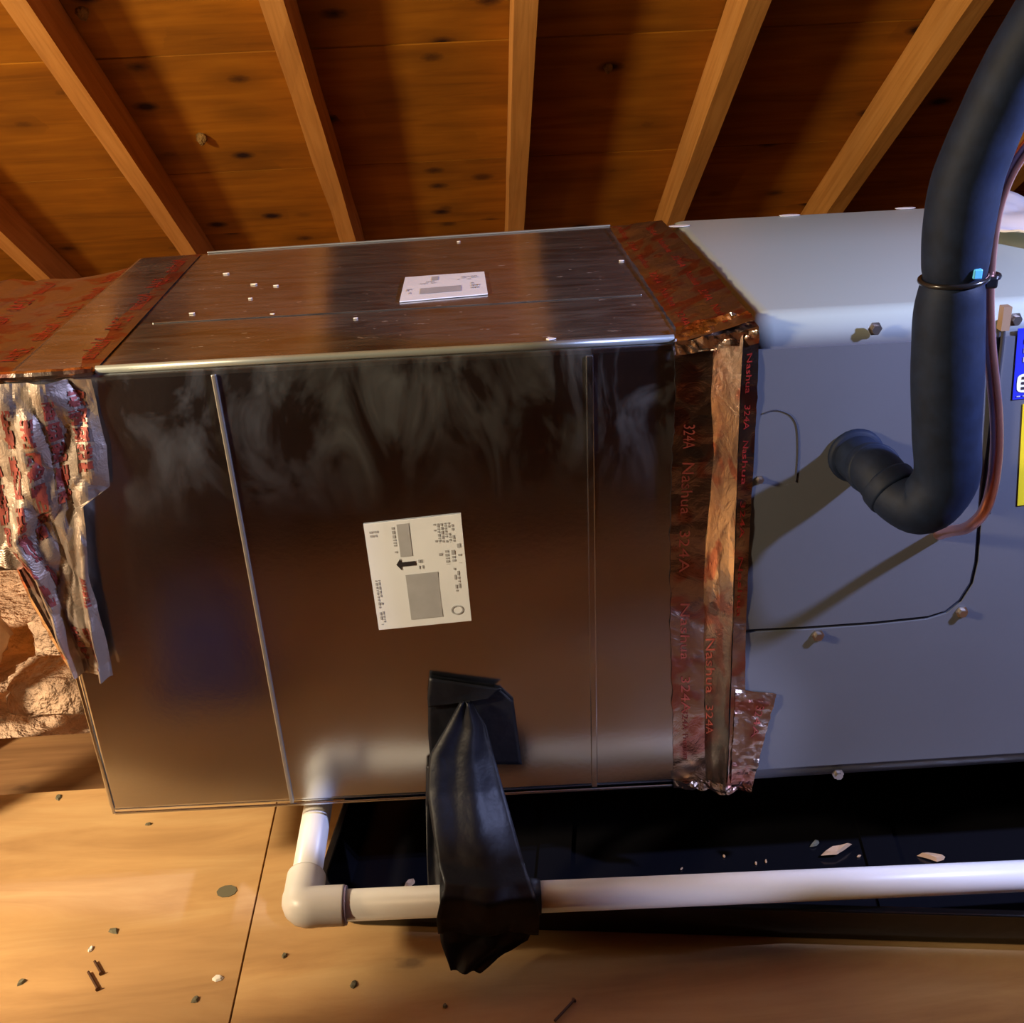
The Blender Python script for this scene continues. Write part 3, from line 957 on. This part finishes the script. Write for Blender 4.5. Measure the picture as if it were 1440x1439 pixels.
o = MB().box((h0.x - .003, h0.y - .003, h0.z - .004), (h0.x + .004, h0.y + .006, h0.z + .004)).build('tab', M_TIEBLUE, tie, label='bright blue tab end'); add_mod_bevel(o, .001)

# ------------------------------------------------------------------ things at the far right
ws = thing('white_sheet_roll', 'white plastic sheet lying on the air handler top behind the copper tube', 'sheet', onZ((1420, 330), ZUT))
pw = Patch([(0, onZ((1398, 286), ZUT + .004)), (1, onZ((1396, 333), ZUT + .004))], [(0, onZ((1520, 290), ZUT + .004)), (1, onZ((1520, 362), ZUT + .004))], (0, 0, 1), amp=0.02, sc=9, seed=2, off=0.003)
pw.build('sheet', M_WHITEPL, ws, nu=20, nv=14, smooth=True, thick=0.002)
gf = thing('grey_flex_duct', 'dull grey flexible duct behind the copper tube at the right edge', 'duct', (0.85, 1.35, ZUT))
fp = []
for k in range(60):
    t = k / 59; r = 0.10 * (1 + 0.035 * math.sin(k * 1.7))
    fp.append((Vector((0.83 + t * 0.55, 1.50 + 0.02 * math.sin(t * 5), ZUT + 0.112)), r))
tube(fp, 26).build('sleeve', M_GREYDUCT, gf, smooth=True)

# ------------------------------------------------------------------ drain pan
pan = thing('drain_pan', 'glossy black plastic drain pan on the floor under the air handler', 'pan', (-0.21, 1.05, 0))


def rrect(x0, y0, x1, y1, r, z, n=6):
    out = []
    for (cx, cy, a0) in ((x1 - r, y1 - r, 0), (x0 + r, y1 - r, 90), (x0 + r, y0 + r, 180), (x1 - r, y0 + r, 270)):
        for k in range(n + 1):
            a = math.radians(a0 + 90 * k / n); out.append(Vector((cx + r * math.cos(a), cy + r * math.sin(a), z)))
    return out


px0, py0, px1, py1 = -0.216, 1.035, 1.50, 1.80
H = 0.06
loops = [rrect(px0 + .014, py0 + .014, px1 - .014, py1 - .014, .03, 0.001), rrect(px0 + .002, py0 + .002, px1 - .002, py1 - .002, .035, H - .004), rrect(px0 - .004, py0 - .004, px1 + .004, py1 + .004, .04, H - .004),
         rrect(px0 - .004, py0 - .004, px1 + .004, py1 + .004, .04, H), rrect(px0 + .006, py0 + .006, px1 - .006, py1 - .006, .034, H), rrect(px0 + .018, py0 + .018, px1 - .018, py1 - .018, .03, 0.005)]
vs = []; fs = []; n = len(loops[0])
for lo in loops: vs += lo
for i in range(len(loops) - 1):
    for k in range(n):
        fs.append((i * n + k, i * n + (k + 1) % n, (i + 1) * n + (k + 1) % n, (i + 1) * n + k))
fs.append(tuple(range(n - 1, -1, -1))); fs.append(tuple((len(loops) - 1) * n + k for k in range(n)))
RP_ = Matrix.Rotation(-0.13, 3, 'Z'); C0 = Vector((px0, py0 + .01, 0))
vs = [C0 + RP_ @ (v - C0) for v in vs]
pbody = mesh('tray', vs, fs, M_PAN, pan); add_mod_bevel(pbody, .002, 2, 50)
for k, x in enumerate((0.05, 0.45, 0.85, 1.25)):
    mb = MB().box((x - .02, 1.09, 0.005), (x + .02, 1.66, 0.009)); mb.v = [C0 + RP_ @ (v - C0) for v in mb.v]
    mb.build('stiffening_rib', M_PAN, pan)
# blocks that carry the air handler and the duct
for x, zt_, lab in ((0.36, ZUB, 'black block in the drain pan under the left end of the air handler'),
                    (0.80, ZUB, 'black block in the drain pan under the middle of the air handler'),
                    (1.30, ZUB, 'black block in the drain pan under the far right of the air handler')):
    bk = MB().box((x - .045, 1.20, 0.0055), (x + .045, 1.56, zt_ - .0005)).build('support_block', M_PAN)
    tag(bk, lab, 'block', 'blocks under the air handler')
bk = MB().box((-0.10, 1.20, 0.0055), (-0.01, 1.5, CAMH - 0.8625)).build('support_block', M_PAN)
tag(bk, 'black block in the drain pan under the metal duct', 'block')


# bits of debris lying in the pan
def chip(px, z, size, m, name, label, cat, group, seed, h=0.004, el=1.6):
    p = onZ(px, z)
    rnd = random.Random(seed); n = 7; ang = rnd.uniform(0, 3)
    poly = []
    for k in range(n):
        a = 2 * math.pi * k / n; r = size * rnd.uniform(.6, 1.1)
        x, y = r * el * math.cos(a), r * math.sin(a) / el * 1.2
        poly.append(Vector((p.x + x * math.cos(ang) - y * math.sin(ang), p.y + x * math.sin(ang) + y * math.cos(ang), z + .0003 + 0.3 * h * rnd.random())))
    top = [q.lerp(p, .3) + Vector((0, 0, h * rnd.uniform(.6, 1))) for q in poly]
    nn = n; vs = poly + top
    fs = [tuple(range(n - 1, -1, -1)), tuple(range(n, 2 * n))] + [(i, (i + 1) % n, (i + 1) % n + n, i + n) for i in range(n)]
    o = mesh(name, vs, fs, m, at=(p.x, p.y, z))
    return tag(o, label, cat, group)


chip((1176, 1198), .0095, .012, M_CHIP, 'wood_chip', 'pale curled wood chip in the black drain pan', 'chip', None, 1, .006, 2.0)
chip((1312, 1207), .0055, .011, M_CHIP, 'wood_chip', 'pinkish wood chip in the drain pan at right above white pipe', 'chip', None, 2, .006)
chip((1146, 1188), .0055, .006, M_GREYCHIP, 'wood_chip', 'small grey fleck in the drain pan left of the pale curled chip', 'chip', None, 3)
chip((578, 1244), .0055, .006, M_CHIP, 'wood_chip', 'tiny brown chip in the drain pan left of the black strap', 'chip', None, 4, .006)
for i, (q, lab) in enumerate((((1018, 1205), 'tiny sawdust fleck in the drain pan, second from the left and highest'), ((1063, 1215), 'tiny sawdust fleck in the drain pan, left one of a close pair'),
                              ((1077, 1212), 'tiny sawdust fleck in the drain pan, right one of a close pair'), ((958, 1223), 'tiny sawdust fleck in the drain pan, leftmost just above the white pipe'),
                              ((1208, 1205), 'tiny sawdust fleck in the drain pan just right of the pale curled chip'))):
    chip(q, .0055, .0022, M_CHIP, 'sawdust_fleck', lab, 'fleck', 'sawdust flecks in the drain pan', 10 + i, .002)

# ------------------------------------------------------------------ pvc pipe
YP, ZP, RP = 0.966, CAMH - 0.907, 0.0168
pe = onY((424, 1276), YP)
ZPL = pe.z
pr = onY((1440, 1232), YP)
pipe = thing('pvc_drain_pipe', 'white plastic drain pipe with an elbow running along the floor in front', 'pipe', (pe.x, YP, ZPL))
dirx = (pr - pe).normalized()
a = pe + dirx * 0.030
tube([(a, RP), (a + dirx * .6, RP), (a + dirx * 1.35, RP)], 32).build('long_run', M_PVC, pipe, smooth=True)
back = Vector((0.0, 1, 0.0))
tube([(pe + back * .025, RP), (pe + back * .25, RP), (pe + back * .55, RP)], 32).build('cross_run', M_PVC, pipe, smooth=True)
RF = 0.0215
el = [(pe + dirx * .046, RF)]
el += [(pe + dirx * .044, RF), (pe + dirx * .018, RF)]
for k in range(1, 7):
    t = k / 7
    a0 = pe + dirx * .018 * (1 - t) ** 2 + back * .018 * t ** 2 - (dirx + back) * 0.002 * math.sin(math.pi * t)
    el.append((a0, RF * (1 + .03 * math.sin(math.pi * t))))
el += [(pe + back * .018, RF), (pe + back * .044, RF), (pe + back * .046, RF)]
tube(el, 32).build('elbow', M_PVC, pipe, smooth=False)
for p in bpy.data.objects[-1:]: pass
tube([(pe + dirx * .0462, RF * .96), (pe + dirx * .0485, RF * .96), (pe + dirx * .0487, RP * .9)], 32).build('cement_ring', M_PVCEND, pipe, smooth=False, label='purple grey ring of pipe cement at the elbow mouth')
for o in pipe.children:
    if o.name.startswith('elbow'):
        for p in o.data.polygons: p.use_smooth = len(p.vertices) == 4

# ------------------------------------------------------------------ black strap from the duct to the pipe
sk = thing('black_tape_strap', 'black tape strap stuck to the duct front and wrapped around the white pipe', 'strap', onY((660, 1000), YD))
skp = Patch(*rails([(604, 952), (602, 980), (602, 1030), (606, 1075)], [(703, 968), (722, 985), (728, 1030), (734, 1073)], (lambda p: onY(p, YD - .001), lambda p: onY(p, YD - .001))), (0, -1, 0), amp=.004, sc=14, seed=5, off=.0022)
skp.build('upper_patch', M_STRAP, sk, nu=24, nv=24, smooth=True, thick=.001)
fl = Patch(*rails([(604, 951), (601, 978), (602, 992)], [(705, 967), (690, 980), (655, 985)], (lambda p: onY(p, YD - .004), lambda p: onY(p, YD - .007))), (0, -1, 0), amp=.003, sc=18, seed=9, off=.003)
fl.build('folded_flap', M_STRAP, sk, nu=16, nv=10, smooth=True, thick=.001)


def ribbon(name, rows, amp=.004, sc=18, seed=1, parent=sk, nu=22, nv=60, thick=.0012):
    """rows: (px y, px left, px right, depth, bulge)"""
    n = len(rows) - 1
    lr = [(i / n, onY((r[1], r[0]), r[3])) for i, r in enumerate(rows)]
    rr = [(i / n, onY((r[2], r[0]), r[3])) for i, r in enumerate(rows)]
    bl = [r[4] for r in rows]

    def fold(u, v):
        k = v * n; i = min(int(k), n - 1); b = bl[i] + (bl[i + 1] - bl[i]) * (k - i)
        return b * (1 - (2 * u - 1) ** 2) + .003 * math.sin(u * 11 + v * 3)
    P = Patch(lr, rr, (0, -1, 0.15), amp=amp, sc=sc, seed=seed, off=.001, fold=fold, stretch=(1.6, 1, .5))
    return P.build(name, M_STRAP, parent, nu=nu, nv=nv, smooth=True, thick=thick)


ribbon('strap', [(985, 648, 662, 1.082, .002), (1020, 628, 684, 1.078, .006), (1060, 604, 694, 1.070, .01), (1110, 601, 708, 1.050, .012), (1160, 608, 722, 1.020, .012), (1210, 616, 736, .985, .012),
                 (1240, 624, 746, .955, .010), (1262, 620, 754, .940, .008), (1290, 614, 759, .938, .004), (1312, 616, 757, .945, .002)])
ribbon('back_strand', [(1075, 600, 640, 1.088, .001), (1130, 599, 636, 1.075, .002), (1190, 600, 640, 1.04, .002), (1250, 602, 650, .995, .002)], seed=4)
ribbon('hanging_tail', [(1300, 618, 752, .950, .002), (1322, 620, 742, .945, .004), (1345, 628, 700, .935, .006), (1364, 634, 676, .925, .003)], seed=7, nv=24)
# loop round the pipe
pc = pe + dirx * ((onY((690, 1272), YP) - pe).dot(dirx))
lp_ = []
for k in range(9):
    t = -1 + k / 4
    lp_.append((pc + dirx * (t * .054), RP + .0035 + .0015 * math.sin(k * 2.1)))
tube(lp_, 28, wob=lambda p, th: .06 * noise.noise(p * 70 + Vector((th, 0, 0)))).build('pipe_wrap', M_STRAP, sk, smooth=True)

# ------------------------------------------------------------------ small things on the floor
kn = onZ((319, 1254), 0)
MB().prism([kn + Vector((.0125 * math.cos(k * .628), .0105 * math.sin(k * .628), 0)) for k in range(10)], (0, 0, .0008)).build('knot_plug', M_GREYCHIP, floor)
bits = [((497, 1386), .008, M_GREYCHIP, 'grey crumb on the floor in front of pipe, left of centre'), ((400, 1345), .006, M_GREYCHIP, 'grey crumb just below the white elbow'),
        ((626, 1416), .006, M_GREYCHIP, 'dark crumb near the bottom border below the strap'), ((306, 1377), .009, M_WHITECHIP, 'white flake beside the plywood seam'),
        ((127, 1336), .007, M_WHITECHIP, 'white flake on the left plywood sheet'), ((30, 1382), .008, M_GREYCHIP, 'grey oblong crumb near the left border'),
        ((160, 1310), .009, M_GREYCHIP, 'olive grey flake beside the white flake on the left plywood sheet'), ((274, 1407), .008, M_GREYCHIP, 'grey crumb near the bottom of the plywood seam'),
        ((82, 1122), .010, M_GREYCHIP, 'olive stain-like crumb at the far edge of the plywood'), ((209, 1160), .006, M_GREYCHIP, 'tiny grey crumb below the lower left duct corner')]
for i, (q, s, m, lab) in enumerate(bits):
    chip(q, 0, s * .62, m, 'floor_crumb', lab, 'crumb', None, 40 + i, .003, 1.4)


def nail(px0, px1, lab):
    a = onZ(px0, .0025); b = onZ(px1, .0025)
    o = tube([(a, .0015), (a.lerp(b, .05), .0015), (b, .0015), (b + (b - a).normalized() * .001, .003), (b + (b - a).normalized() * .002, .003)], 8).build('nail', M_NAIL, at=a)
    tag(o, lab, 'nail')


nail((124, 1367), (137, 1390), 'short dark nail on the left plywood, shorter and more upright')
nail((133, 1352), (142, 1368), 'tiny dark nail right above the other on the left plywood')
nail((780, 1436), (806, 1408), 'dark nail on the floor at the bottom centre')

# ------------------------------------------------------------------ insulation behind the floor edge
def lump(loc, rx, ry, rz, seed, m):
    vs = []; fs = []; a, b = 22, 14
    for j in range(b + 1):
        ph = math.pi * j / b
        for i in range(a):
            th = 2 * math.pi * i / a
            d = Vector((math.sin(ph) * math.cos(th), math.sin(ph) * math.sin(th), math.cos(ph)))
            sq = Vector([math.copysign(abs(q) ** .7, q) for q in d])
            h = 1 + .28 * noise.noise(d * 2.3 + Vector((seed, 0, 0))) + .14 * noise.noise(d * 6 + Vector((0, seed, 0)))
            vs.append(Vector(loc) + Vector((sq.x * rx * h, sq.y * ry * h, sq.z * rz * h)))
    for j in range(b):
        for i in range(a):
            fs.append((j * a + i, j * a + (i + 1) % a, (j + 1) * a + (i + 1) % a, (j + 1) * a + i))
    return mesh('insulation_clump', vs, fs, m, at=(loc[0], loc[1], loc[2] - rz), smooth=True)


vs = []; fs = []; a, b = 90, 60
for j in range(b + 1):
    for i in range(a + 1):
        x = -3.1 + 6.2 * i / a; y = 1.56 + 1.75 * j / b
        h = .05 * noise.noise(Vector((x * 5, y * 5, 0))) + .03 * noise.noise(Vector((x * 13, y * 13, 2)))
        vs.append((x, y, -.065 + h))
for j in range(b):
    for i in range(a):
        k = j * (a + 1) + i; fs.append((k, k + 1, k + a + 2, k + a + 1))
o = mesh('loose_insulation', vs, fs, M_INSUL, smooth=True)
tag(o, 'brown loose fibre insulation beyond the plywood edge', 'insulation', kind='stuff')
cl = [((-0.93, 1.75, .02), .10, .07, .06, 1, 'bulging tan insulation bundle just below the foil fitting at left border', M_INSULK),
      ((-0.70, 1.60, .01), .07, .06, .035, 2, 'pinkish insulation tuft beside the duct lower left edge', M_INSUL),
      ((-0.955, 1.60, .0), .05, .04, .03, 3, 'small insulation tuft at left border nearest the plywood', M_INSUL),
      ((-0.73, 1.78, .01), .06, .05, .04, 4, 'darker insulation tuft right of the bulging bundle', M_INSUL),
      ((-0.84, 1.60, .01), .04, .05, .03, 6, 'insulation tuft between the border tuft and the pinkish one', M_INSUL)]
for l_, rx, ry, rz, sd, lab, m in cl:
    tag(lump(l_, rx, ry, rz, sd, m), lab, 'insulation')

# ------------------------------------------------------------------ cocoons and nail points on the roof boards
def on_roof(px, d):
    r = ray(px); return ORG + r * (d / r.dot(NR))


for i, (q, s, lab) in enumerate((((283, 193), .017, 'pale silky cocoon on the roof board between the two left rafters'),
                                 ((116, 18), .015, 'pale silky cocoon at the top border right of leftmost rafter'),
                                 ((855, 95), .012, 'faint pale cocoon on the roof board right of the middle rafter'))):
    p = on_roof(q, DS - .004)
    vs = []; fs = []
    for j in range(9):
        for k in range(12):
            ph = math.pi * j / 8; th = 2 * math.pi * k / 12
            d = Vector((math.sin(ph) * math.cos(th), math.sin(ph) * math.sin(th) * .8, math.cos(ph) * 1.3))
            vs.append(p + d * s * .72 * (1 + .5 * noise.noise(d * 2.5 + Vector((i * 3, 0, 0)))))
    for j in range(8):
        for k in range(12):
            fs.append((j * 12 + k, j * 12 + (k + 1) % 12, (j + 1) * 12 + (k + 1) % 12, (j + 1) * 12 + k))
    tag(mesh('cocoon', vs, fs, M_FUZZ, at=p, smooth=True), lab, 'cocoon')

# flecks lying on the duct top
vs = MB()
for q, s in (((775, 477), .006), ((318, 385), .005), ((357, 400), .005), ((388, 402), .004), ((352, 420), .003), ((270, 441), .004), ((383, 442), .003), ((874, 367), .004), ((500, 448), .003), ((645, 340), .003)):
    p = onZ(q, ZT + .0005)
    vs.prism([p + Vector((.7 * s * math.cos(k * 1.05) * 1.2, .55 * s * math.sin(k * 1.05) * (1 + .4 * math.sin(k * 3 + q[0])), 0)) for k in range(6)], (0, 0, .0009))
o = vs.build('dust_flecks', M_WHITECHIP)
tag(o, 'pale flecks of dust scattered on the duct top', 'flecks', kind='stuff')

# unseen lamp body; its hood is added to keep cold light off the roof
wk = thing('added_lamp_hood', 'unseen work light with an added hood over the right end of the air handler', 'lamp', (0.99, 0.86, 1.04))
M_LAMP = simple('lamp_paint', (0.03, 0.03, 0.03), 0.6)
MB().hexa([(.62, .67, 1.078), (1.18, .67, 1.078), (1.18, .816, .998), (.62, .816, .998), (.62, .67, 1.082), (1.18, .67, 1.082), (1.18, .816, 1.002), (.62, .816, 1.002)]).build('hood', M_LAMP, wk)
tube([(Vector((.99, .69, 1.074)), .016), (Vector((.99, .688, 1.18)), .016)], 14).build('socket', M_LAMP, wk, smooth=True)
tube([(Vector((.99, .688, 1.18)), .004), (Vector((.99, .688, 1.90)), .004)], 8).build('cord', M_LAMP, wk, smooth=True)

# unseen blue bag added before the duct for the blue smudge in the metal
bag = thing('added_blue_bag', 'unseen dark blue bag added before the duct for its reflection', 'bag', (-0.46, 0.62, 0))
o = MB().hexa([(-.52, .56, .001), (-.36, .56, .001), (-.36, .68, .001), (-.52, .68, .001), (-.50, .59, .16), (-.38, .59, .16), (-.38, .65, .16), (-.50, .65, .16)]).build('bag_body', M_CANVAS, bag)
add_mod_bevel(o, .02, 3)
tube(smooth_path([(Vector(p), .007) for p in ((-.48, .62, .155), (-.475, .62, .19), (-.44, .62, .20), (-.405, .62, .19), (-.40, .62, .155))], 5), 8).build('handle', M_CANVAS, bag, smooth=True)

# unseen box added left of the camera to throw a long floor shadow
cb = thing('added_shadow_box', 'unseen tall brown box added left of the camera to shade the floor', 'box', (-0.92, 0.40, 0))
M_CARD = simple('cardboard', (0.34, 0.22, 0.12), 0.8, nscale=12, namp=0.1)
RB = Matrix.Rotation(math.atan(0.386), 3, 'Z'); PB = Vector((-0.755, 0.742, 0))
mb = MB().box((-0.36, -0.44, 0.001), (0, 0, 0.72)); mb.v = [PB + RB @ v for v in mb.v]
o = mb.build('box_body', M_CARD, cb); add_mod_bevel(o, .004)
mb = MB().box((-0.20, -0.442, 0.5), (-0.16, 0.002, 0.7215)); mb.v = [PB + RB @ v for v in mb.v]
mb.build('packing_tape', M_CHIP, cb)
